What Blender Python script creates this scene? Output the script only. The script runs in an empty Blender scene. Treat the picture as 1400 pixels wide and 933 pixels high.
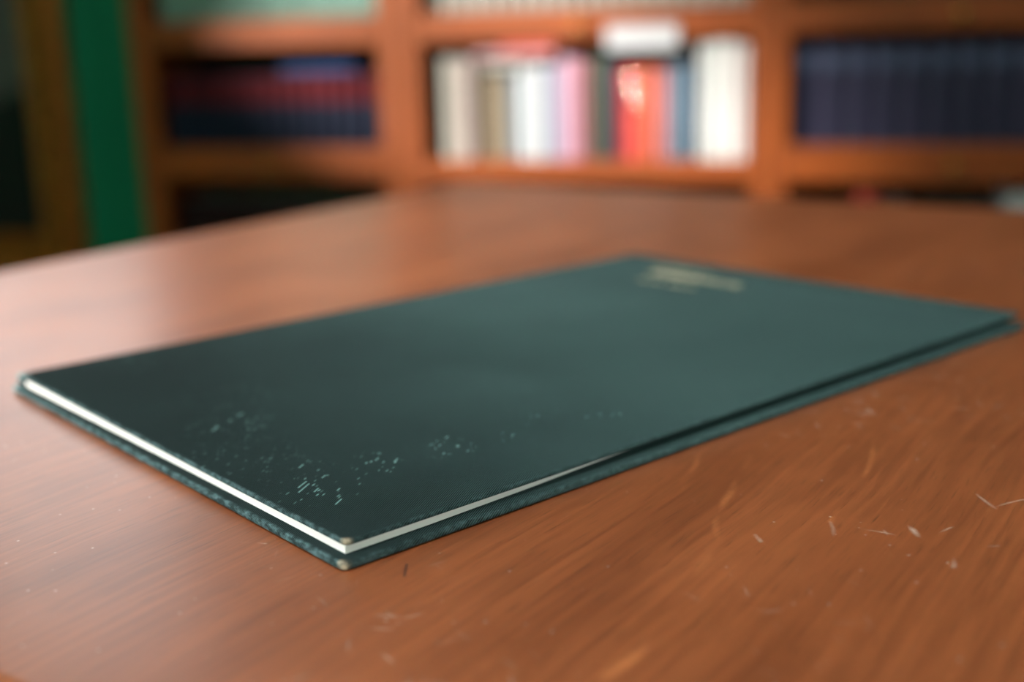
import bpy, bmesh, math, random
from mathutils import Vector, Matrix, Euler
random.seed(7)
sc = bpy.context.scene
COL = sc.collection

# ------------------------------------------------------------------ camera
cam_d = bpy.data.cameras.new('camera')
cam = bpy.data.objects.new('camera', cam_d)
COL.objects.link(cam)
cam.matrix_world = Matrix(((0.96276871, -0.03988703, 0.26736762, 0.0),
                           (0.26894002, 0.24137326, -0.93242169, 0.0),
                           (-0.02734386, 0.96961228, 0.24311384, 0.8868),
                           (0, 0, 0, 1)))
cam_d.sensor_width = 36.0
cam_d.lens = 42.725
cam_d.clip_start = 0.02
cam_d.clip_end = 60
cam_d.dof.use_dof = True
cam_d.dof.focus_distance = 0.352
cam_d.dof.aperture_fstop = 4.5
sc.camera = cam

# ------------------------------------------------------------------ world, daylight, exposure
world = bpy.data.worlds.new('overcast_sky')
sc.world = world
world.use_nodes = True
bg = world.node_tree.nodes['Background']
bg.inputs['Color'].default_value = (0.80, 0.90, 1.0, 1)
bg.inputs['Strength'].default_value = 0.35

def daylight(name, loc, rot, w, h, power, color=(0.98, 0.98, 1.0)):
    l = bpy.data.lights.new(name, 'AREA')
    l.shape = 'RECTANGLE'
    l.size = w
    l.size_y = h
    l.energy = power
    l.color = color
    o = bpy.data.objects.new(name, l)
    COL.objects.link(o)
    o.location = loc
    o.rotation_euler = rot
    return o

PI = math.pi
# hazy sun through the side window: a soft patch on the middle of the bookcases, clear of the table
sun_d = bpy.data.lights.new('hazy_sun', 'SUN')
sun_d.energy = 15.0
sun_d.angle = math.radians(4.5)
sun_d.color = (1.0, 0.96, 0.91)
sun = bpy.data.objects.new('hazy_sun', sun_d)
COL.objects.link(sun)
sun.rotation_euler = Vector((1.0, 1.0, -0.56)).to_track_quat('-Z', 'Y').to_euler()
# skylight at the windows: second side window, the window beside the bookcases, the right window, an added roof window
daylight('side_window_daylight', (-3.84, -2.50, 1.85), (0, -PI/2, 0), 1.75, 1.15, 500)
daylight('back_window_daylight', (-2.55, 3.46, 2.10), (-PI/2, 0, 0), 1.2, 1.45, 17)
daylight('right_window_daylight', (3.14, -1.75, 1.75), (0, PI/2, 0), 1.5, 1.2, 80)
daylight('roof_fill_light', (-0.25, -0.55, 3.88), (0, 0, 0), 1.2, 1.2, 64)  # added fill from above: brightens the table, mostly spares the bookcases
sc.view_settings.view_transform = 'Standard'
sc.view_settings.look = 'None'
sc.view_settings.gamma = 1.0
sc.view_settings.use_curve_mapping = False
sc.view_settings.exposure = 0.0

# ------------------------------------------------------------------ helpers
def lin(r, g, b):
    def f(c):
        c /= 255.0
        return c/12.92 if c <= 0.04045 else ((c+0.055)/1.055)**2.4
    return (f(r), f(g), f(b), 1.0)

class NT:
    """small node builder"""
    def __init__(self, name):
        self.m = bpy.data.materials.new(name)
        self.m.use_nodes = True
        self.t = self.m.node_tree
        self.p = self.t.nodes['Principled BSDF']
    def put(self, sock, v):
        if isinstance(v, bpy.types.NodeSocket):
            self.t.links.new(v, sock)
        elif v is not None:
            sock.default_value = v
    def new(self, kind, **kw):
        n = self.t.nodes.new(kind)
        for k, v in kw.items():
            setattr(n, k, v)
        return n
    def math(self, op, a, b=None, c=None, clamp=False):
        n = self.new('ShaderNodeMath', operation=op, use_clamp=clamp)
        self.put(n.inputs[0], a); self.put(n.inputs[1], b)
        if c is not None: self.put(n.inputs[2], c)
        return n.outputs[0]
    def vec(self, op, a, b=None, out=0, scale=None):
        n = self.new('ShaderNodeVectorMath', operation=op)
        self.put(n.inputs[0], a)
        if b is not None: self.put(n.inputs[1], b)
        if scale is not None: self.put(n.inputs['Scale'], scale)
        return n.outputs[out]
    def coord(self):
        return self.new('ShaderNodeTexCoord').outputs['Object']
    def sep(self, v):
        n = self.new('ShaderNodeSeparateXYZ'); self.put(n.inputs[0], v); return n.outputs
    def comb(self, x=0.0, y=0.0, z=0.0):
        n = self.new('ShaderNodeCombineXYZ')
        self.put(n.inputs[0], x); self.put(n.inputs[1], y); self.put(n.inputs[2], z)
        return n.outputs[0]
    def noise(self, v, scale=5.0, detail=3.0, rough=0.55, dist=0.0, out='Fac'):
        n = self.new('ShaderNodeTexNoise')
        self.put(n.inputs['Vector'], v)
        n.inputs['Scale'].default_value = scale
        n.inputs['Detail'].default_value = detail
        n.inputs['Roughness'].default_value = rough
        n.inputs['Distortion'].default_value = dist
        return n.outputs[out]
    def ramp(self, f, lo, hi, a=0.0, b=1.0, smooth=False):
        n = self.new('ShaderNodeMapRange')
        n.interpolation_type = 'SMOOTHSTEP' if smooth else 'LINEAR'
        self.put(n.inputs[0], f)
        for i, v in zip((1, 2, 3, 4), (lo, hi, a, b)):
            n.inputs[i].default_value = v
        return n.outputs[0]
    def mix(self, f, a, b, mode='MIX'):
        n = self.new('ShaderNodeMix', data_type='RGBA', blend_type=mode)
        self.put(n.inputs[0], f); self.put(n.inputs[6], a); self.put(n.inputs[7], b)
        return n.outputs[2]
    def bump(self, h, strength=0.3, distance=0.001, normal=None):
        n = self.new('ShaderNodeBump')
        self.put(n.inputs['Height'], h)
        n.inputs['Strength'].default_value = strength
        n.inputs['Distance'].default_value = distance
        if normal is not None: self.put(n.inputs['Normal'], normal)
        return n.outputs[0]
    def segment(self, p, a, b, width, amp=1.0):
        """mask of a thin scratch from a to b (2D, metres)"""
        A = Vector((a[0], a[1], 0)); D = Vector((b[0]-a[0], b[1]-a[1], 0))
        q = self.vec('SUBTRACT', p, tuple(A))
        h = self.math('ADD', self.vec('DOT_PRODUCT', q, tuple(D/D.length_squared), out=1), 0.0, clamp=True)
        d = self.vec('LENGTH', self.vec('SUBTRACT', q, self.vec('SCALE', tuple(D), scale=h)), out=1)
        return self.ramp(d, 0.0, width, amp, 0.0)
    def maxall(self, ms):
        r = ms[0]
        for m in ms[1:]: r = self.math('MAXIMUM', r, m)
        return r
    def done(self, color=None, rough=None, spec=None, metal=None, normal=None, coat=None, coat_rough=None):
        P = self.p.inputs
        for k, v in (('Base Color', color), ('Roughness', rough), ('Specular IOR Level', spec), ('Metallic', metal),
                     ('Normal', normal), ('Coat Weight', coat), ('Coat Roughness', coat_rough)):
            if v is not None: self.put(P[k], v)
        return self.m

def plain(name, color, rough=0.6, spec=0.4, metal=0.0, vary=0.12, scale=30.0):
    """a plain surface with a little tonal variation"""
    n = NT(name)
    f = n.ramp(n.noise(n.coord(), scale, 4), 0.3, 0.7)
    dark = tuple(c*(1-vary) for c in color[:3]) + (1,)
    light = tuple(min(1, c*(1+vary)) for c in color[:3]) + (1,)
    return n.done(n.mix(f, dark, light), rough, spec, metal)

def obj(name, bm, mats, parent=None, loc=None, rot=None, smooth=False):
    me = bpy.data.meshes.new(name)
    bm.normal_update()
    bm.to_mesh(me); bm.free()
    if not isinstance(mats, (list, tuple)): mats = [mats]
    for m in mats: me.materials.append(m)
    if smooth:
        for p in me.polygons: p.use_smooth = True
    o = bpy.data.objects.new(name, me)
    COL.objects.link(o)
    if parent is not None: o.parent = parent
    if loc is not None: o.location = loc
    if rot is not None: o.rotation_euler = rot
    return o

def empty(name, loc=(0, 0, 0), rz=0.0):
    o = bpy.data.objects.new(name, None)
    o.empty_display_size = 0.05
    COL.objects.link(o)
    o.location = loc
    o.rotation_euler = (0, 0, rz)
    return o

def tag(o, label, cat, group=None):
    o['label'] = label; o['category'] = cat
    if group: o['group'] = group
    return o

def struct(o):
    o['kind'] = 'structure'
    return o

def box(bm, x0, x1, y0, y1, z0, z1, bevel=0.0, seg=2, mat=0):
    r = bmesh.ops.create_cube(bm, size=1.0)
    vs = r['verts']
    for v in vs:
        v.co = Vector((x0 if v.co.x < 0 else x1, y0 if v.co.y < 0 else y1, z0 if v.co.z < 0 else z1))
    fs = {f for v in vs for f in v.link_faces}
    for f in fs: f.material_index = mat
    if bevel > 0:
        es = list({e for v in vs for e in v.link_edges})
        r = bmesh.ops.bevel(bm, geom=es, offset=bevel, segments=seg, profile=0.5, affect='EDGES')
        for f in r['faces']: f.material_index = mat
    return bm

def boxbm(*a, **k):
    return box(bmesh.new(), *a, **k)

def prism(bm, pts, z0, z1, mat=0):
    """extrude an outline in XY from z0 to z1"""
    lo = [bm.verts.new((x, y, z0)) for x, y in pts]
    hi = [bm.verts.new((x, y, z1)) for x, y in pts]
    n = len(pts)
    fs = [bm.faces.new(lo[::-1]), bm.faces.new(hi)]
    for i in range(n):
        fs.append(bm.faces.new((lo[i], lo[(i+1) % n], hi[(i+1) % n], hi[i])))
    for f in fs: f.material_index = mat
    return bm

def lathe(bm, prof, seg=20, axis='Z'):
    """revolve (radius, height) profile"""
    rings = []
    for r, h in prof:
        ring = []
        for k in range(seg):
            a = 2*PI*k/seg
            if axis == 'Z': co = (r*math.cos(a), r*math.sin(a), h)
            else: co = (r*math.cos(a), -h, r*math.sin(a))
            ring.append(bm.verts.new(co))
        rings.append(ring)
    for a, b in zip(rings, rings[1:]):
        for k in range(seg):
            bm.faces.new((a[k], a[(k+1) % seg], b[(k+1) % seg], b[k]))
    bm.faces.new(rings[0][::-1]); bm.faces.new(rings[-1])
    bmesh.ops.recalc_face_normals(bm, faces=bm.faces)
    return bm

# ------------------------------------------------------------------ materials
def wood_material(name, dark, light, axis=2, rough=0.38, coat=0.25, freq=1.0, coat_rough=0.2):
    n = NT(name)
    x, y, z = n.sep(n.coord())
    k = [38.0*freq, 38.0*freq, 38.0*freq]; k[axis] = 2.2*freq
    p = n.comb(n.math('MULTIPLY', x, k[0]), n.math('MULTIPLY', y, k[1]), n.math('MULTIPLY', z, k[2]))
    f = n.noise(p, 1.0, 6, 0.6, 0.6)
    f2 = n.noise(n.vec('SCALE', p, scale=6.0), 1.0, 2, 0.5)
    g = n.math('ADD', n.math('MULTIPLY', f, 0.75), n.math('MULTIPLY', f2, 0.25))
    c = n.mix(n.ramp(g, 0.33, 0.68), dark, light)
    return n.done(c, rough, 0.3, normal=n.bump(g, 0.15, 0.002), coat=coat, coat_rough=coat_rough)

CASE_V = wood_material('case_wood_upright', lin(104, 44, 8), lin(152, 72, 16), 2, 0.5, 0.06)
CASE_H = wood_material('case_wood_rail', lin(104, 44, 8), lin(156, 74, 17), 0, 0.5, 0.06)
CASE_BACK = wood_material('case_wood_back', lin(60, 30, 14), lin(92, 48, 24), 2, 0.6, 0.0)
BRASS = plain('brass', lin(214, 160, 84), 0.22, 0.5, 1.0, 0.06)
FOIL = plain('red_foil', lin(236, 170, 160), 0.06, 0.5, 1.0, 0.02)
PAPER = plain('paper', lin(206, 200, 188), 0.8, 0.2, 0.0, 0.03, 60)
GREEN_WALL = plain('green_wall_paint', lin(6, 116, 82), 0.55, 0.35, 0.0, 0.06, 3)
CEIL = plain('white_ceiling_paint', lin(236, 232, 224), 0.8, 0.2, 0.0, 0.02, 2)
TRIM = plain('white_trim_paint', lin(228, 224, 214), 0.45, 0.4, 0.0, 0.03, 6)
FLOOR = wood_material('floor_wood', lin(66, 36, 20), lin(100, 58, 34), 1, 0.4, 0.2, 0.5)

def glass_material():
    n = NT('window_glass')
    tr = n.new('ShaderNodeBsdfTransparent')
    gl = n.new('ShaderNodeBsdfGlossy'); gl.inputs['Roughness'].default_value = 0.02
    mx = n.new('ShaderNodeMixShader')
    mx.inputs[0].default_value = 0.06
    n.t.links.new(tr.outputs[0], mx.inputs[1]); n.t.links.new(gl.outputs[0], mx.inputs[2])
    n.t.links.new(mx.outputs[0], n.t.nodes['Material Output'].inputs['Surface'])
    return n.m
GLASS = glass_material()

# ------------------------------------------------------------------ room
XL, XR, YB, YF, ZC = -3.3, 2.6, 3.13, -3.2, 3.20
struct(obj('floor', boxbm(XL-0.6, XR+0.5, YF-0.3, YB+0.4, -0.1, 0.0), FLOOR))
RW = (-0.90, 0.40, -1.20, 0.10)     # added roof opening for fill light: x from, to, y from, to
bm = bmesh.new()
for a in ((XL-0.6, RW[0], YF-0.3, YB+0.4), (RW[1], XR+0.5, YF-0.3, YB+0.4), (RW[0], RW[1], YF-0.3, RW[2]), (RW[0], RW[1], RW[3], YB+0.4)):
    box(bm, *a, ZC, ZC+0.60)
struct(obj('ceiling', bm, CEIL))
bm = bmesh.new()
for a in ((RW[0], RW[0]+0.05, RW[2], RW[3]), (RW[1]-0.05, RW[1], RW[2], RW[3]), (RW[0]+0.05, RW[1]-0.05, RW[2], RW[2]+0.05),
          (RW[0]+0.05, RW[1]-0.05, RW[3]-0.05, RW[3])):
    box(bm, *a, ZC+0.52, ZC+0.57)
rw = struct(obj('added_roof_window', bm, TRIM))  # unseen roof window, added to let fill light onto the table
obj('pane', boxbm(RW[0]+0.05, RW[1]-0.05, RW[2]+0.05, RW[3]-0.05, ZC+0.54, ZC+0.546), GLASS, rw)

def wall_with_openings(name, u0, u1, w0, w1, holes, along, mat):
    """wall from u0..u1 along an axis, thickness w0..w1, holes (from, to, sill, head) in order"""
    bm = bmesh.new()
    parts = []
    u = u0
    for a, b, z0, z1 in holes:
        parts += [(u, a, 0, ZC), (a, b, 0, z0), (a, b, z1, ZC)]
        u = b
    parts.append((u, u1, 0, ZC))
    for (p, q, lo, hi) in parts:
        if along == 'y': box(bm, w0, w1, p, q, lo, hi)
        else: box(bm, p, q, w0, w1, lo, hi)
    return struct(obj(name, bm, mat))

W1 = (-0.90, 0.98, 1.80, 2.88)     # sunny side window: y from, to, z from, to
W4 = (-3.10, -1.90, 0.90, 2.78)    # second side window
W2 = (-3.20, -1.92, 1.42, 2.90)    # back window: x from, to, z from, to
W3 = (-2.40, -1.10, 0.95, 2.60)    # window in the right wall: y from, to, z from, to
wall_with_openings('wall_left', YF, YB+0.4, XL-0.5, XL, [W4, W1], 'y', GREEN_WALL)
wall_with_openings('wall_back', XL, XR, YB, YB+0.3, [W2], 'x', GREEN_WALL)
wall_with_openings('wall_front', XL-0.3, XR, YF-0.3, YF, [], 'x', GREEN_WALL)
wall_with_openings('wall_right', YF-0.3, YB+0.4, XR, XR+0.5, [W3], 'y', GREEN_WALL)

def window(name, along, a, b, z0, z1, c):
    """sash window in a plane c: frame with bars and panes"""
    def place(bm, u0, u1, lo, hi, d0, d1, bevel=0.0):
        if along == 'y': box(bm, c+d0, c+d1, u0, u1, lo, hi, bevel)
        else: box(bm, u0, u1, c+d0, c+d1, lo, hi, bevel)
    f = bmesh.new()
    t = 0.05
    for (u0, u1, lo, hi) in ((a, a+t, z0, z1), (b-t, b, z0, z1), (a+t, b-t, z0, z0+t), (a+t, b-t, z1-t, z1),
                             (a+t, b-t, (z0+z1)/2-0.02, (z0+z1)/2+0.02)):
        place(f, u0, u1, lo, hi, -0.03, 0.03, 0.004)
    w = struct(obj(name, f, TRIM))
    m = (a+b)/2
    for lo, hi in ((z0+t, (z0+z1)/2-0.02), ((z0+z1)/2+0.02, z1-t)):
        g = bmesh.new(); place(g, m-0.012, m+0.012, lo, hi, -0.015, 0.015); obj('glazing_bar', g, TRIM, w)
        for u0, u1 in ((a+t, m-0.012), (m+0.012, b-t)):
            g = bmesh.new(); place(g, u0, u1, lo, hi, -0.003, 0.003); obj('pane', g, GLASS, w)
    return w
window('window_1', 'y', W1[0], W1[1], W1[2], W1[3], XL-0.44)
window('window_4', 'y', W4[0], W4[1], W4[2], W4[3], XL-0.44)
window('window_2', 'x', W2[0], W2[1], W2[2], W2[3], YB+0.24)
window('window_3', 'y', W3[0], W3[1], W3[2], W3[3], XR+0.44)
struct(obj('baseboard_back', boxbm(XL, -1.80, YB-0.018, YB, 0, 0.12, 0.004), TRIM))
struct(obj('baseboard_left', boxbm(XL, XL+0.018, YF, YB-0.02, 0, 0.12, 0.004), TRIM))

# ------------------------------------------------------------------ table
TABLE_Z = 0.75
T_ANG = math.radians(-17.8)
T_W, T_D = 1.50, 0.82           # along local x (to the right), along local y (grain)

def table_top_material():
    n = NT('table_veneer')
    co = n.coord()
    x, y, z = n.sep(co)
    p2 = n.comb(x, y, 0.0)
    warp = n.noise(p2, 5.0, 2, 0.5)
    xw = n.math('ADD', x, n.math('MULTIPLY', n.math('SUBTRACT', warp, 0.5), 0.014))
    broad = n.noise(n.comb(n.math('MULTIPLY', xw, 26.0), n.math('MULTIPLY', y, 2.2), 0.0), 1.0, 4, 0.55, 0.4)
    fine = n.noise(n.comb(n.math('MULTIPLY', xw, 420.0), n.math('MULTIPLY', y, 16.0), 0.0), 1.0, 3, 0.6)
    blot = n.noise(p2, 14.0, 3, 0.6)
    pore = n.noise(n.comb(n.math('MULTIPLY', xw, 1300.0), n.math('MULTIPLY', y, 70.0), 0.0), 1.0, 1, 0.5)
    c = n.mix(n.ramp(broad, 0.3, 0.72), lin(132, 68, 32), lin(166, 92, 50))
    c = n.mix(n.ramp(fine, 0.38, 0.66, 0.0, 0.5), c, lin(98, 46, 20))
    c = n.mix(n.ramp(blot, 0.45, 0.75, 0.0, 0.45), c, lin(176, 98, 54))
    c = n.mix(n.ramp(pore, 0.62, 0.75, 0.0, 0.5), c, lin(70, 34, 18))
    p3 = n.vec('ADD', p2, n.vec('SCALE', n.vec('SUBTRACT', n.noise(p2, 16.0, 2, 0.45, out='Color'), (0.5, 0.5, 0.5)), scale=0.022))
    brk = n.ramp(n.noise(p2, 240.0, 3, 0.6), 0.36, 0.58)
    # long pale streaks that follow the grain
    A = [((.5401, -.5881), (.5541, -.6430)), ((.5541, -.6430), (.5664, -.6738)), ((.5664, -.6738), (.5712, -.7102)),
         ((.5712, -.7102), (.5747, -.7538))]
    st = n.maxall([n.segment(p3, a, b, 0.0022) for a, b in A])
    B = [((.5768, -.5679), (.5856, -.6037)), ((.5856, -.6037), (.5906, -.6481)), ((.5300, -.600), (.5410, -.655))]
    st2 = n.maxall([n.segment(p3, a, b, 0.0014, 0.6) for a, b in B])
    c = n.mix(n.math('MULTIPLY', n.math('MULTIPLY', n.math('MAXIMUM', st, st2), n.ramp(brk, 0.0, 1.0, 0.5, 1.0)), 0.8), c, lin(214, 130, 74))
    # scratches through the varnish
    S = [((.5944, -.6435), (.5981, -.6486), .0004, .9), ((.5981, -.6486), (.6078, -.6472), .0004, .9),
         ((.6054, -.6348), (.6119, -.6454), .0008, .9), ((.6202, -.6513), (.6242, -.6597), .0007, .7),
         ((.6119, -.6454), (.6400, -.5800), .00035, .6), ((.5479, -.6737), (.5651, -.6885), .00035, .5),
         ((.6021, -.6445), (.6116, -.6617), .0004, .55), ((.5906, -.6481), (.5954, -.6617), .0005, .6),
         ((.5945, -.5911), (.5937, -.5798), .0004, .6), ((.5764, -.6680), (.5791, -.6711), .0007, .9),
         ((.4491, -.7409), (.4512, -.7398), .0004, .9), ((.4532, -.7390), (.4553, -.7386), .0004, .9),
         ((.6211, -.6052), (.6309, -.6178), .0005, .6), ((.6309, -.6178), (.6420, -.6230), .0004, .5),
         ((.605, -.655), (.628, -.640), .0003, .5), ((.585, -.700), (.600, -.712), .0006, .5),
         ((.61, -.69), (.622, -.700), .0007, .5)]
    sc1 = n.maxall([n.segment(p3, a, b, w*1.5, m) for a, b, w, m in S])
    sc1 = n.math('MULTIPLY', sc1, n.ramp(brk, 0.0, 1.0, 0.45, 1.0))
    # many random hair scratches, short dashes at several angles
    hs = []
    for k, ang in enumerate((0.4, 1.15, 2.2, 2.75)):
        ca, sa = math.cos(ang), math.sin(ang)
        s = n.vec('DOT_PRODUCT', p2, (ca, sa, 0), out=1); t = n.vec('DOT_PRODUCT', p2, (-sa, ca, 0), out=1)
        v = n.new('ShaderNodeTexVoronoi')
        n.put(v.inputs['Vector'], n.comb(n.math('MULTIPLY', s, 55.0), n.math('MULTIPLY', t, 420.0), k*3.7))
        v.inputs['Scale'].default_value = 1.0
        pick = n.ramp(n.sep(v.outputs['Color'])[0], 0.80, 0.86)
        hs.append(n.math('MULTIPLY', n.ramp(v.outputs['Distance'], 0.10, 0.22, 1.0, 0.0), pick))
    worn = n.ramp(n.noise(p2, 7.0, 2), 0.48, 0.66)
    hair = n.math('MULTIPLY', n.math('MULTIPLY', n.maxall(hs), worn), 0.6)
    v = n.new('ShaderNodeTexVoronoi'); n.put(v.inputs['Vector'], n.vec('SCALE', p2, scale=260.0)); v.inputs['Scale'].default_value = 1.0
    speck = n.math('MULTIPLY', n.ramp(v.outputs['Distance'], 0.05, 0.14, 0.8, 0.0), n.ramp(n.sep(v.outputs['Color'])[1], 0.86, 0.9))
    scr = n.maxall([sc1, hair, speck])
    c = n.mix(n.math('MULTIPLY', scr, 0.85), c, lin(214, 190, 172))
    ink = n.segment(p2, (.4999, -.7298), (.5039, -.7359), 0.0007)
    c = n.mix(n.math('MULTIPLY', ink, 0.85), c, lin(40, 28, 26))
    h = n.math('ADD', n.math('MULTIPLY', fine, 0.6), n.math('MULTIPLY', pore, 0.4))
    nb = n.bump(n.math('SUBTRACT', h, n.math('MULTIPLY', scr, 0.6)), 0.22, 0.0006)
    rough = n.ramp(n.noise(p2, 9.0, 3), 0.3, 0.7, 0.46, 0.54)
    return n.done(c, rough, 0.5, normal=nb, coat=0.95, coat_rough=0.29)

TABLE_TOP = table_top_material()
TABLE_WOOD = wood_material('table_frame_wood', lin(104, 52, 24), lin(142, 78, 40), 2)
TABLE_WOOD_H = wood_material('table_apron_wood', lin(104, 52, 24), lin(142, 78, 40), 0)
tb = tag(empty('table', (-0.365, 1.13, 0.0), T_ANG),
         'polished brown wooden table with scratched veneer top under the green book', 'table')
# tabletop with a rounded nosing: the flat ends exactly at the frame, the round edge runs past it
bm = bmesh.new()
NO = 0.016
box(bm, -NO, T_W, -T_D-NO, NO, TABLE_Z-0.032, TABLE_Z)
es = [e for e in bm.edges if abs(e.verts[0].co.z-e.verts[1].co.z) > 0.01]
bmesh.ops.bevel(bm, geom=es, offset=0.03, segments=6, profile=0.5, affect='EDGES')
es = [e for e in bm.edges if abs(e.verts[0].co.z-e.verts[1].co.z) < 1e-5 and len(e.link_faces) == 2 and
      abs(e.link_faces[0].normal.dot(e.link_faces[1].normal)) < 0.3]
bm.normal_update()
es = [e for e in bm.edges if abs(e.verts[0].co.z-e.verts[1].co.z) < 1e-5 and len(e.link_faces) == 2 and
      abs(e.link_faces[0].normal.dot(e.link_faces[1].normal)) < 0.3]
bmesh.ops.bevel(bm, geom=es, offset=0.014, segments=5, profile=0.5, affect='EDGES')
top = obj('tabletop', bm, TABLE_TOP, tb, smooth=True)
for p in top.data.polygons:
    if p.area > 0.02: p.use_smooth = False      # the large flats stay flat, only the nosing is rounded
for name, a in (('apron', (0.08, T_W-0.08, -T_D+0.05, -T_D+0.072)), ('apron', (0.08, T_W-0.08, -0.072, -0.05)),
                ('apron', (0.05, 0.072, -T_D+0.08, -0.08)), ('apron', (T_W-0.072, T_W-0.05, -T_D+0.08, -0.08))):
    obj(name, boxbm(a[0], a[1], a[2], a[3], TABLE_Z-0.13, TABLE_Z-0.033, 0.002), TABLE_WOOD_H, tb)
for lx in (0.045, T_W-0.105):
    for ly in (-T_D+0.045, -0.105):
        b = bmesh.new()
        box(b, lx, lx+0.06, ly, ly+0.06, 0.0, TABLE_Z-0.033)
        for v in b.verts:
            if v.co.z < 0.1:
                v.co.x = lx+0.03+(v.co.x-lx-0.03)*0.6; v.co.y = ly+0.03+(v.co.y-ly-0.03)*0.6
        bmesh.ops.bevel(b, geom=list(b.edges), offset=0.004, segments=2, profile=0.5, affect='EDGES')
        obj('leg', b, TABLE_WOOD, tb)

# ------------------------------------------------------------------ the green book
BL, BW = 0.371, 0.2424          # along the fore-edge, along the bottom edge
B_ANG = math.radians(56.8315)
ZB, ZP, ZF = 0.0026, 0.0051, 0.0069
OV = 0.0034                     # the back cover is shifted a little out from under the front one

def cloth_material(name, x0, y0, z_lo, z_hi, scuffs, WEAR):
    n = NT(name)
    co = n.coord()
    x, y, z = n.sep(co)
    p2 = n.comb(x, y, n.math('MULTIPLY', z, 1.0))
    ra = math.radians(33.0)
    s = n.vec('DOT_PRODUCT', p2, (math.cos(ra), math.sin(ra), 0), out=1)
    t = n.vec('DOT_PRODUCT', p2, (-math.sin(ra), math.cos(ra), 0.6), out=1)
    wob = n.math('MULTIPLY', n.math('SUBTRACT', n.noise(p2, 60.0, 2), 0.5), 0.0004)
    t = n.math('ADD', t, wob)
    ph = n.math('MULTIPLY', t, 2*PI/0.00064)
    rib = n.math('ADD', n.math('MULTIPLY', n.math('SINE', ph), 0.5), 0.5)
    thread = n.noise(n.comb(n.math('MULTIPLY', s, 900.0), n.math('MULTIPLY', t, 2200.0), 0.0), 1.0, 1)
    tone = n.noise(p2, 9.0, 4, 0.6)
    c = n.mix(n.ramp(tone, 0.3, 0.72), lin(80, 108, 108), lin(92, 122, 121))
    # shade painted into the cover colour, darker towards the tail edge
    tail_shade = n.math('ADD', n.math('ADD', x, n.math('MULTIPLY', y, -0.35)), n.math('MULTIPLY', n.math('SUBTRACT', tone, 0.5), 0.10))
    c = n.mix(n.ramp(tail_shade, -0.06, 0.19, 0.9, 0.0, True), c, lin(34, 44, 44))
    c = n.mix(n.math('MULTIPLY', n.ramp(rib, 0.15, 0.75, 1.0, 0.0), 0.97), c, lin(4, 9, 10))
    # rubbed edges: lighter where the cloth wraps the board edge
    dx = n.math('SUBTRACT', x, x0); dy = n.math('SUBTRACT', y, y0)
    en = n.noise(n.comb(n.math('MULTIPLY', x, 260.0), n.math('MULTIPLY', y, 260.0), n.math('MULTIPLY', z, 500.0)), 1.0, 4, 0.7)
    eg = n.math('MAXIMUM', n.ramp(dx, 0.0002, 0.0014, 1.0, 0.0), n.ramp(dy, 0.0001, 0.0010, 0.55, 0.0))
    edge = n.math('MULTIPLY', eg, n.ramp(en, 0.42, 0.66, 0.10, 1.0))
    c = n.mix(n.math('MULTIPLY', edge, WEAR), c, lin(124, 158, 162))
    # board showing through at the worn corner
    dc = n.vec('LENGTH', n.comb(dx, dy, 0.0), out=1)
    cn = n.math('MULTIPLY', n.ramp(dc, 0.0010, 0.0033, 1.0, 0.0), n.ramp(en, 0.35, 0.6))
    c = n.mix(cn, c, lin(196, 178, 150))
    dc2 = n.vec('LENGTH', n.comb(dx, n.math('SUBTRACT', y, BW), 0.0), out=1)
    c = n.mix(n.math('MULTIPLY', n.ramp(dc2, 0.0015, 0.0060, 0.9, 0.0), n.ramp(en, 0.3, 0.55, 0.3, 1.0)), c, lin(158, 184, 184))
    if scuffs:
        v = n.new('ShaderNodeTexVoronoi')
        n.put(v.inputs['Vector'], n.comb(n.math('MULTIPLY', s, 260.0), n.math('MULTIPLY', t, 900.0), 0.0))
        v.inputs['Scale'].default_value = 1.0
        dash = n.math('MULTIPLY', n.ramp(v.outputs['Distance'], 0.18, 0.38, 1.0, 0.0), n.ramp(n.sep(v.outputs['Color'])[0], 0.58, 0.64))
        blobs = []
        for bx, by, r, m in ((.018, .040, .018, .9), (.026, .055, .014, .5), (.044, .044, .014, .8), (.068, .040, .013, .7), (.030, .113, .020, .65),
                             (.108, .043, .012, .6), (.126, .027, .011, .75), (.045, .230, .030, .5), (.046, .144, .02, .5),
                             (.090, .034, .010, .6), (.010, .080, .03, .3)):
            d = n.vec('LENGTH', n.vec('SUBTRACT', n.comb(x, y, 0.0), (bx, by, 0.0)), out=1)
            blobs.append(n.ramp(d, r*0.3, r, m, 0.0))
        reg = n.maxall(blobs)
        clump = n.ramp(n.noise(p2, 170.0, 2), 0.42, 0.52)
        dash = n.math('MULTIPLY', n.math('MULTIPLY', dash, clump), reg)
        S = [((.0125, .0440), (.0170, .0468)), ((.0105, .0405), (.0165, .0445)), ((.0140, .0375), (.0165, .0392)), ((.0130, .0245), (.0165, .0268)),
             ((.0725, .0485), (.0740, .0495)), ((.0618, .0365), (.0630, .0373)), ((.0465, .0420), (.0490, .0436)), ((.0350, .1220), (.0385, .1242)),
             ((.0300, .1190), (.0315, .1200)), ((.0203, .1134), (.0245, .1162)), ((.0690, .0330), (.0700, .0336)), ((.0430, .0473), (.0450, .0486)),
             ((.1098, .0442), (.1110, .0450)), ((.1262, .0298), (.1275, .0306)), ((.1310, .0245), (.1325, .0255)), ((.0390, .0470), (.0400, .0477)),
             ((.0220, .0590), (.0245, .0606)), ((.0222, .0460), (.0240, .0472)), ((.0890, .0342), (.0910, .0352)), ((.0195, .0335), (.0210, .0345))]
        pxy = n.comb(x, y, 0.0)
        exp = n.maxall([n.segment(pxy, a, b, 0.00042) for a, b in S])
        scuff = n.math('MAXIMUM', dash, exp)
        scuff = n.math('MULTIPLY', scuff, n.ramp(rib, 0.0, 0.6, 0.55, 1.0))
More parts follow.
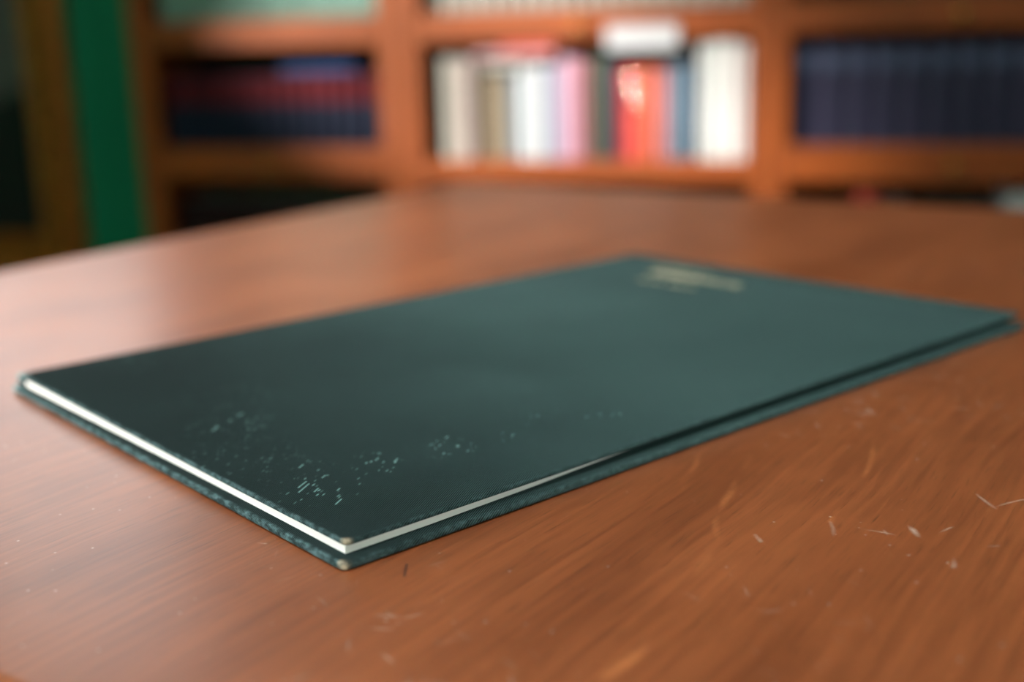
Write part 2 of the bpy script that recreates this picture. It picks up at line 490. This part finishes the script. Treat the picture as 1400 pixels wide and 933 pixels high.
        c = n.mix(n.math('MULTIPLY', scuff, 0.95), c, lin(140, 184, 180))
    hgt = n.math('ADD', rib, n.math('MULTIPLY', thread, 0.5))
    nb = n.bump(hgt, 0.9, 0.0002)
    return n.done(c, n.ramp(tone, 0.3, 0.7, 0.72, 0.80), 0.06, normal=nb)

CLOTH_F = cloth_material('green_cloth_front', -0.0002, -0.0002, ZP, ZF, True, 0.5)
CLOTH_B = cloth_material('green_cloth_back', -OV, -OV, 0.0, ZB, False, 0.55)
GILT = plain('gilt_stamping', lin(232, 220, 184), 0.45, 0.5, 0.3, 0.1, 900)

def page_material():
    n = NT('page_edges')
    x, y, z = n.sep(n.coord())
    lines = n.noise(n.comb(n.math('MULTIPLY', x, 14.0), n.math('MULTIPLY', y, 14.0), n.math('MULTIPLY', z, 9000.0)), 1.0, 2, 0.6)
    c = n.mix(n.ramp(lines, 0.35, 0.65, 0.0, 0.35), lin(246, 242, 236), lin(214, 206, 198))
    return n.done(c, 0.75, 0.25, normal=n.bump(lines, 0.2, 0.0002))
PAGES = page_material()

book = tag(empty('hardback_book', (-0.12764, 0.27794, TABLE_Z+0.0002), B_ANG),
           'thin large dark green cloth hardback with rubbed corners lying on the table', 'book')

def board(name, x0, x1, y0, y1, z0, z1, mat, warp=None):
    """cloth covered board, edges rounded, gridded so that it can bow a little"""
    bm = bmesh.new()
    box(bm, x0, x1, y0, y1, z0, z1)
    es = [e for e in bm.edges if abs(e.verts[0].co.z-e.verts[1].co.z) > 1e-5]
    bmesh.ops.bevel(bm, geom=es, offset=0.0022, segments=4, profile=0.5, affect='EDGES')
    for lo, hi, ax in ((x0, x1, 0), (y0, y1, 1)):
        for k in range(1, 16):
            no = Vector((1, 0, 0)) if ax == 0 else Vector((0, 1, 0))
            bmesh.ops.bisect_plane(bm, geom=list(bm.verts)+list(bm.edges)+list(bm.faces), plane_co=no*(lo+(hi-lo)*k/16), plane_no=no)
    bm.normal_update()
    es = [e for e in bm.edges if len(e.link_faces) == 2 and abs(e.link_faces[0].normal.dot(e.link_faces[1].normal)) < 0.3
          and abs(e.verts[0].co.z-e.verts[1].co.z) < 1e-6]
    bmesh.ops.bevel(bm, geom=es, offset=min(0.00085, (z1-z0)*0.42), segments=3, profile=0.5, affect='EDGES')
    if warp:
        for v in bm.verts: v.co.z += warp(v.co.x, v.co.y)
    return obj(name, bm, mat, book, smooth=True)

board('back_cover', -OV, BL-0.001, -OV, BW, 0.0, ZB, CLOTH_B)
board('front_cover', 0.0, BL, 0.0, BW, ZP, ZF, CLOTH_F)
# leaves: flush with the front cover at the near corner, drawing back along the fore-edge
bm = bmesh.new()
pts = [(0.0006, 0.0012), (0.03, 0.0013), (0.07, 0.0026), (0.13, 0.0062), (0.2, 0.0075), (BL-0.004, 0.008), (BL-0.004, BW-0.004), (0.0008, BW-0.006)]
prism(bm, pts, ZB+0.0001, ZP-0.0001)
obj('page_block', bm, PAGES, book)
# spine: a strip of cloth curving round the back edge
bm = bmesh.new()
prof = [(BW-0.0015, 0.0003)]
for k in range(9):
    a = -PI/2 + PI*k/8
    prof.append((BW+0.0002+0.0026*math.cos(a), ZF/2+(ZF/2-0.0002)*math.sin(a)))
prof += [(BW-0.0015, ZF-0.0003), (BW-0.0015, ZF-0.0012), (BW+0.0006, ZF-0.0012), (BW+0.0014, ZF/2), (BW+0.0006, 0.0012), (BW-0.0015, 0.0012)]
ra = [bm.verts.new((0.0004, y, z)) for y, z in prof]
rb = [bm.verts.new((BL-0.001, y, z)) for y, z in prof]
for i in range(len(prof)):
    j = (i+1) % len(prof)
    bm.faces.new((ra[i], ra[j], rb[j], rb[i]))
bm.faces.new(ra); bm.faces.new(rb[::-1])
bmesh.ops.recalc_face_normals(bm, faces=bm.faces)
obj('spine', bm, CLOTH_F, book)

# gilt title in the upper corner by the spine: rows of tiny stamped strokes
bm = bmesh.new()
rnd = random.Random(3)
def stroke(x0, x1, y0, y1):
    box(bm, min(x0, x1), max(x0, x1), min(y0, y1), max(y0, y1), ZF-0.00005, ZF+0.00008)
def letters(xc, cap, y_start, y_end, pitch, weight):
    """glyph-like strokes along decreasing y (the title reads along the head of the cover); xc = baseline"""
    y = y_start
    while y > y_end:
        w = pitch*rnd.uniform(0.55, 0.8)
        kind = rnd.randrange(4)
        stroke(xc, xc+cap, y, y-weight)
        if kind != 0: stroke(xc, xc+cap, y-w+weight, y-w)
        if kind in (1, 3): stroke(xc+cap-weight*.8, xc+cap, y, y-w)
        if kind in (2, 3): stroke(xc+cap*.45, xc+cap*.45+weight*.8, y, y-w)
        if kind == 0: stroke(xc, xc+weight*.8, y, y-w)
        y -= pitch if rnd.random() > 0.14 else pitch*1.7
letters(.3480, .0035, .206, .168, .0046, .0007)
letters(.3290, .0110, .194, .164, .0070, .0021)
letters(.3300, .0090, .160, .133, .0080, .0013)
letters(.3120, .0035, .186, .150, .0046, .0007)
obj('gilt_title', bm, GILT, book)

# ------------------------------------------------------------------ bookcases: three units side by side
FY = 2.80                       # plane of the bookcase fronts
SH = [0.275, 0.60, 0.925, 1.25, 1.575, 1.90]     # tops of the shelf boards
TOPZ = 2.27

def bookcase(label, x0, x1, lips, knobs, stile):
    t = tag(empty('bookcase', ((x0+x1)/2, FY, 0.0)), label, 'bookcase', 'wooden bookcases along the green wall')
    h = (x1-x0)/2
    for s in (-1, 1):
        obj('side_panel', boxbm(*sorted((s*(h-0.001), s*(h-0.024))), 0.022, 0.30, 0.0, TOPZ-0.03, 0.001), CASE_V, t)
        obj('stile', boxbm(*sorted((s*(h-0.001), s*(h-stile))), 0.0, 0.0215, 0.0, TOPZ-0.03, 0.003), CASE_V, t)
    obj('back_panel', boxbm(-h+0.024, h-0.024, 0.286, 0.298, 0.0, TOPZ-0.03), CASE_BACK, t)
    obj('top_board', boxbm(-h+0.0005, h-0.0005, -0.012, 0.31, TOPZ-0.029, TOPZ, 0.004), CASE_H, t)
    obj('plinth', boxbm(-h+stile+0.0005, h-stile-0.0005, 0.003, 0.020, 0.0, SH[0]-0.05, 0.002), CASE_H, t)
    for k, z in enumerate(SH):
        s = obj('shelf', boxbm(-h+0.0245, h-0.0245, 0.022, 0.285, z-0.02, z, 0.001), CASE_H, t)
        r = obj('rail', boxbm(-h+stile+0.0005, h-stile-0.0005, 0.001, 0.0215, z-0.049, z+lips[k], 0.003), CASE_H, t)
        if knobs[k]:
            kb = bmesh.new()
            lathe(kb, [(0.004, 0.0), (0.004, 0.008), (0.0085, 0.012), (0.0105, 0.017), (0.0085, 0.022), (0.004, 0.0245)], 20, 'Y')
            o = obj('knob', kb, BRASS, r, smooth=True)
            o.location = (0, 0.0015, z-0.049+(lips[k]+0.049)*0.45)
    return t

U = [(-1.795, -1.0525), (-1.0525, -0.1885), (-0.1885, 0.5845)]
bookcase('wooden bookcase beside the green wall, holding dark navy and maroon volumes', *U[0], [0.02, 0.033, 0.02, 0.02, 0.02, 0.02], [0, 1, 0, 0, 0, 0], 0.066)
bookcase('wooden bookcase with pale, pink and red mixed books, between the two with navy sets', *U[1], [0.02, 0.0, 0.02, 0.02, 0.02, 0.02], [0, 0, 1, 0, 0, 0], 0.044)
bookcase('wooden bookcase at the right holding tall navy volumes above a brass knobbed rail', *U[2], [0.02, 0.035, 0.02, 0.02, 0.02, 0.02], [0, 1, 1, 0, 0, 0], 0.038)

# ------------------------------------------------------------------ shelf books
_cache = {}
def cloth(rgb, rough=0.55):
    key = (rgb, rough)
    if key not in _cache:
        _cache[key] = plain('book_cloth_%02x%02x%02x' % rgb, tuple(c*0.58 for c in lin(*rgb)[:3])+(1,), rough, 0.15, 0.0, 0.10, 40)
    return _cache[key]

def cover_mesh(w, d, h):
    """case of a book standing upright: two boards and a rounded spine facing -y; origin at bottom middle of the spine"""
    t = min(0.0026, w*0.16)
    bul = min(0.010, w*0.18)
    pts = [(-w/2, d), (-w/2, 0.004)]
    for k in range(1, 8):
        a = PI*k/8
        pts.append((-w/2*math.cos(a), 0.004-(bul+0.004)*math.sin(a)*1.0))
    pts += [(w/2, 0.004), (w/2, d), (w/2-t, d), (w/2-t, 0.006), (-w/2+t, 0.006), (-w/2+t, d)]
    return prism(bmesh.new(), pts, 0.0, h)

def shelf_book(name, x0, x1, h, mat, label, group=None, y=FY+0.028, d=0.17, z=SH[1], cat='book'):
    w = x1-x0-0.0012
    o = obj(name, cover_mesh(w, d, h), mat, None, ((x0+x1)/2, y, z+0.0004))
    t = min(0.0026, w*0.16)+0.0004
    obj('page_block', boxbm(-w/2+t, w/2-t, 0.0065, d-0.004, 0.003, h-0.003), PAPER, o)
    return tag(o, label, cat, group)

_r = random.Random(11)
def copies(proto, xs):
    """copies of a shelf book (with its parts) at further x positions"""
    for x in xs:
        c = proto.copy(); COL.objects.link(c); c.location.x = x; c.location.y += _r.uniform(-0.004, 0.004)
        for ch in proto.children:
            d = ch.copy(); COL.objects.link(d); d.parent = c

def run(name, x0, x1, n, h, rgb, label, group, z, y, d=0.19, part=None, rough=0.5):
    w = (x1-x0)/n
    p = shelf_book(name, x0, x0+w, h, cloth(rgb, rough), label, group, y, d, z)
    if part: part(p, w)
    copies(p, [x0+w*(k+0.5) for k in range(1, n)])
    return p

# left bookcase, middle shelf: navy volumes with a maroon band high on the spine
def maroon_band(p, w):
    def arc(off):
        ww = w-0.0012
        bul = min(0.010, ww*0.18)
        return [(-(ww/2+off*0.3)*math.cos(PI*k/8), 0.004-(bul+0.004+off)*math.sin(PI*k/8)) for k in range(1, 8)]
    bm = bmesh.new(); pts = arc(0.0012)
    inner = arc(0.0002)
    prism(bm, pts+inner[::-1], 0.138, 0.205)
    o = obj('spine_label', bm, cloth((98, 14, 26), 0.5), p)
    o['label'] = 'maroon band round the spine'
run('bound_volume', -1.722, -1.126, 15, 0.213, (24, 30, 52), 'navy bound volume with a maroon band, on the middle shelf of the left bookcase',
    'navy volumes with maroon bands', SH[1], FY+0.035, part=maroon_band)
o = tag(obj('flat_book', boxbm(-0.10, 0.10, -0.06, 0.06, 0, 0.018, 0.003), cloth((46, 72, 122), 0.5), None, (-1.30, FY+0.11, SH[1]+0.2132)),
        'blue book lying flat on top of the navy volumes with maroon bands', 'book')
# left bookcase, shelf below
run('bound_volume', -1.722, -1.126, 13, 0.215, (44, 20, 22), 'dark maroon bound volume on the lowest shelf of the left bookcase',
    'dark maroon volumes', SH[0], FY+0.05)
# left bookcase, shelf above
run('bound_volume', -1.722, -1.126, 17, 0.23, (142, 176, 162), 'pale green bound volume on the upper shelf of the left bookcase',
    'pale green volumes', SH[2], FY+0.045)
run('bound_volume', -1.722, -1.126, 12, 0.26, (226, 220, 212), 'added cream volume above the pale green ones, out of view, for the table reflection',
    'cream volumes added for the table reflection', SH[3], FY+0.045)  # unseen pale row, added to brighten the reflection in the table
# middle bookcase, shelf above: pale grey volumes
run('bound_volume', -1.005, -0.236, 20, 0.225, (176, 170, 160), 'pale grey bound volume on the shelf above the mixed books',
    'pale grey volumes', SH[2], FY+0.04)
# right bookcase, middle shelf
def slate_label(p, w):
    ww = w-0.0012
    bul = min(0.010, ww*0.18)
    arc = lambda off: [(-(ww/2*0.92)*math.cos(PI*k/8), 0.004-(bul+0.004)*math.sin(PI*k/8)-off) for k in range(2, 7)]
    o = obj('spine_label', prism(bmesh.new(), arc(0.0010)+arc(0.0001)[::-1], 0.196, 0.232), cloth((92, 100, 128), 0.5), p)
    o['label'] = 'slate label high on the spine'
run('bound_volume', -0.147, 0.543, 12, 0.252, (58, 54, 78), 'tall navy bound volume with slate spine label in the right bookcase',
    'tall navy volumes', SH[1], FY+0.040, part=slate_label, rough=0.42)

# middle bookcase: every book is its own
def X(px): return -1.0065 + (px-580.0)*0.0017335
MIX = [ # px from, px to, height, rgb, label, y offset, roughness
    (583, 589, .235, (70, 96, 60), 'thin olive green book at the left end of the mixed shelf', .05, .5),
    (589, 603, .240, (34, 66, 48), 'dark green book beside the broad beige one', .045, .5),
    (603, 627, .240, (206, 196, 184), 'broad beige book beside the dark green one', .012, .5),
    (627, 650, .238, (220, 198, 190), 'broad pinkish cream book between the beige and brown ones', .010, .5),
    (650, 664, .226, (150, 104, 62), 'brown book next to the pinkish cream one', .05, .5),
    (664, 680, .200, (206, 184, 156), 'tan book under the pale flat volumes, right of the brown one', .03, .5),
    (680, 694, .196, (184, 160, 134), 'darker tan book left of the grey blue one', .04, .5),
    (694, 704, .204, (150, 158, 162), 'grey blue narrow book left of the whites', .03, .5),
    (704, 716, .206, (178, 188, 198), 'pale grey blue book touching the white books', .025, .5),
    (716, 736, .212, (236, 236, 238), 'broad white book right of the pale grey blue one', .006, .4),
    (736, 753, .220, (244, 244, 250), 'bright white book in the middle of the mixed shelf', .005, .4),
    (753, 765, .216, (216, 222, 242), 'bluish white book left of the lilac one', .015, .4),
    (765, 773, .216, (196, 178, 220), 'lilac narrow book between the white and pink ones', .02, .5),
    (773, 787, .236, (238, 190, 206), 'light pink book beside the lilac one', .012, .5),
    (787, 800, .234, (232, 172, 190), 'rose pink book right of the light pink one', .012, .5),
    (800, 810, .228, (206, 120, 132), 'dusty rose narrow book left of the olive one', .02, .5),
    (810, 818, .230, (150, 140, 84), 'olive narrow book between dusty rose and slate green', .03, .5),
    (818, 838, .236, (72, 92, 90), 'slate green book right of the olive narrow one', .035, .5),
    (838, 851, .212, (96, 62, 78), 'plum coloured book left of the crimson one', .035, .5),
    (851, 862, .208, (176, 56, 62), 'crimson book left of the coral one', .02, .4),
    (862, 888, .206, (236, 96, 84), 'broad coral red book with shiny bands on its spine', .012, .35),
    (888, 901, .210, (240, 130, 92), 'orange salmon book right of the coral one', .012, .45),
    (901, 917, .204, (222, 134, 140), 'salmon pink book left of the grey blue pair', .02, .5),
    (917, 933, .212, (134, 150, 164), 'lighter grey blue book left of its steel blue neighbour', .03, .45),
    (933, 945, .214, (106, 132, 154), 'steel blue book left of the dark navy one', .03, .45),
    (945, 957, .208, (36, 56, 84), 'dark navy book left of the tall white group', .04, .5),
    (957, 975, .258, (206, 206, 202), 'tall light grey book at the left of the tall white group', .006, .5),
    (975, 993, .262, (240, 238, 234), 'tall white book in the middle of the tall white group', .0, .4),
    (993, 1010, .262, (244, 236, 232), 'tall warm white book second from the right end of the mixed shelf', .0, .4),
    (1010, 1024, .256, (238, 222, 220), 'tall pinkish white book at the right end of the mixed shelf', .0, .4),
]
for a, b, h, rgb, lab, dy, ro in MIX:
    o = shelf_book('mixed_book', X(a), X(b), h, cloth(rgb, ro), lab, 'mixed books on the middle shelf', FY+0.014+dy*0.9, 0.17)
    if 'coral red' in lab:
        w = X(b)-X(a)-0.0012
        for zz in (0.122, 0.143, 0.157, 0.190):
            bm = bmesh.new()
            bul = min(0.010, w*0.18)
            rows = []
            for k in range(1, 16):
                a_ = PI*k/16
                row = []
                for q in range(-5, 6):
                    t_ = math.radians(q*7.0)            # convex band, 10 mm radius
                    off = 0.0004+0.010*(math.cos(t_)-math.cos(math.radians(35)))
                    row.append(bm.verts.new(((-w/2-off*0.2)*math.cos(a_), 0.004-(bul+0.004+off)*math.sin(a_), zz+0.010*math.sin(t_))))
                rows.append(row)
            for r0, r1 in zip(rows, rows[1:]):
                for j in range(10): bm.faces.new((r0[j], r1[j], r1[j+1], r0[j+1]))
            bmesh.ops.recalc_face_normals(bm, faces=bm.faces)
            s = obj('spine_band', bm, FOIL, o, smooth=True)
            s['label'] = 'shiny raised metallic band'

def flat_book(name, px0, px1, z, th, rgb, label, y, d=0.15, ro=0.5):
    """book lying on others, its spine to the room"""
    x0, x1 = X(px0), X(px1)
    h = x1-x0
    o = obj(name, cover_mesh(th, d, h), cloth(rgb, ro), None, (x0, y, z+th/2), (0, PI/2, 0))
    t = min(0.0026, th*0.16)+0.0004
    obj('page_block', boxbm(-th/2+t, th/2-t, 0.0065, d-0.004, 0.003, h-0.003), PAPER, o)
    return tag(o, label, 'book', 'books lying on the standing ones')
flat_book('flat_book', 664, 720, SH[1]+0.2062+0.0, 0.022, (196, 192, 184), 'pale grey book lying flat over the tan and grey blue books', FY+0.018)
flat_book('flat_book', 652, 762, SH[1]+0.2370, 0.017, (236, 176, 176), 'pink book lying flat below the coral flat one', FY+0.016)
flat_book('flat_book', 690, 766, SH[1]+0.2545, 0.017, (232, 92, 78), 'coral book lying flat, topmost of the flat pile', FY+0.014)
bm = bmesh.new()
box(bm, X(838), X(932), FY-0.0035, FY-0.0008, 0.852, 0.904, 0.0008)
box(bm, X(838)+0.002, X(932)-0.002, FY-0.0048, FY-0.0030, 0.896, 0.9025, 0.0005)
tag(obj('shelf_card', bm, plain('white_card', lin(172, 170, 172), 0.5, 0.2, 0.0, 0.03)),
    'white card hanging on the shelf rail above the crimson and coral red books', 'card')
# right bookcase, lowest shelf: tops seen past the far edge of the table
LOW = [(-0.146, -0.07, .20, (60, 40, 36), 'dark brown volume at the left of the lowest shelf of the right bookcase'),
       (-0.07, 0.0, .205, (74, 48, 42), 'brown volume left of the red one on the lowest shelf'),
       (0.0, 0.05, .243, (190, 66, 52), 'red book on the lowest shelf of the right bookcase'),
       (0.05, 0.11, .225, (130, 84, 84), 'dusty pink book right of the red one on the lowest shelf'),
       (0.11, 0.20, .205, (70, 46, 44), 'dark umber volume on the lowest shelf under the brass knob'),
       (0.20, 0.31, .20, (60, 42, 44), 'blackish brown volume left of the pale box file'),
       (0.318, 0.39, .246, (214, 214, 214), 'pale grey box file on the lowest shelf at the right edge of the picture'),
       (0.39, 0.54, .20, (66, 44, 40), 'thick dark volume right of the pale box file')]
for a, b, h, rgb, lab in LOW:
    shelf_book('box_file' if 'box file on' in lab else 'bound_volume', a, b, h, cloth(rgb), lab, 'books on the lowest shelf of the right bookcase', FY+0.048, 0.19, SH[0])

# ------------------------------------------------------------------ gilt framed picture on the green wall
def gilt_material():
    n = NT('old_gilding')
    co = n.coord()
    f = n.noise(co, 40.0, 5, 0.65)
    c = n.mix(n.ramp(f, 0.35, 0.7), lin(128, 62, 16), lin(196, 114, 38))
    return n.done(c, 0.42, 0.5, 0.55, normal=n.bump(f, 0.5, 0.004))
def canvas_material():
    n = NT('dark_oil_paint')
    x, y, z = n.sep(n.coord())
    f = n.noise(n.coord(), 5.0, 4, 0.6)
    g = n.ramp(n.math('ADD', z, n.math('MULTIPLY', n.math('SUBTRACT', f, 0.5), 0.25)), 0.50, 0.62)
    c = n.mix(g, lin(24, 20, 18), lin(84, 80, 76))
    return n.done(c, 0.45, 0.4)
GILDING = gilt_material()
PX0, PX1, PZ0, PZ1, FW = -3.06, -2.20, 0.20, 1.36, 0.15
pic = tag(empty('framed_picture', (0, YB, PZ0)), 'dark picture in a broad gilt frame hanging low on the green wall', 'picture')
pw, ph = PX1-PX0, PZ1-PZ0
def frame_rail(p0, p1, q0, q1):
    """mitred moulding: outer corners p0,p1, inner corners q0,q1 (x,z)"""
    bm = bmesh.new()
    prof = [(0.0, 0.0), (0.0, 0.045), (0.18, 0.058), (0.40, 0.040), (0.70, 0.024), (0.88, 0.032), (1.0, 0.016), (1.0, 0.0)]
    rows = []
    for P, Q in ((p0, q0), (p1, q1)):
        rows.append([bm.verts.new((P[0]+(Q[0]-P[0])*t, -0.002-d, P[1]+(Q[1]-P[1])*t)) for t, d in prof])
    for i in range(len(prof)):
        j = (i+1) % len(prof)
        bm.faces.new((rows[0][i], rows[0][j], rows[1][j], rows[1][i]))
    bm.faces.new(rows[0][::-1]); bm.faces.new(rows[1])
    bmesh.ops.recalc_face_normals(bm, faces=bm.faces)
    return bm
O = [(PX0, 0), (PX1, 0), (PX1, ph), (PX0, ph)]
I = [(PX0+FW, FW), (PX1-FW, FW), (PX1-FW, ph-FW), (PX0+FW, ph-FW)]
for k in range(4):
    obj('frame_rail', frame_rail(O[k], O[(k+1) % 4], I[k], I[(k+1) % 4]), GILDING, pic)
obj('canvas', boxbm(PX0+FW+0.001, PX1-FW-0.001, -0.012, -0.003, FW+0.001, ph-FW-0.001), canvas_material(), pic)
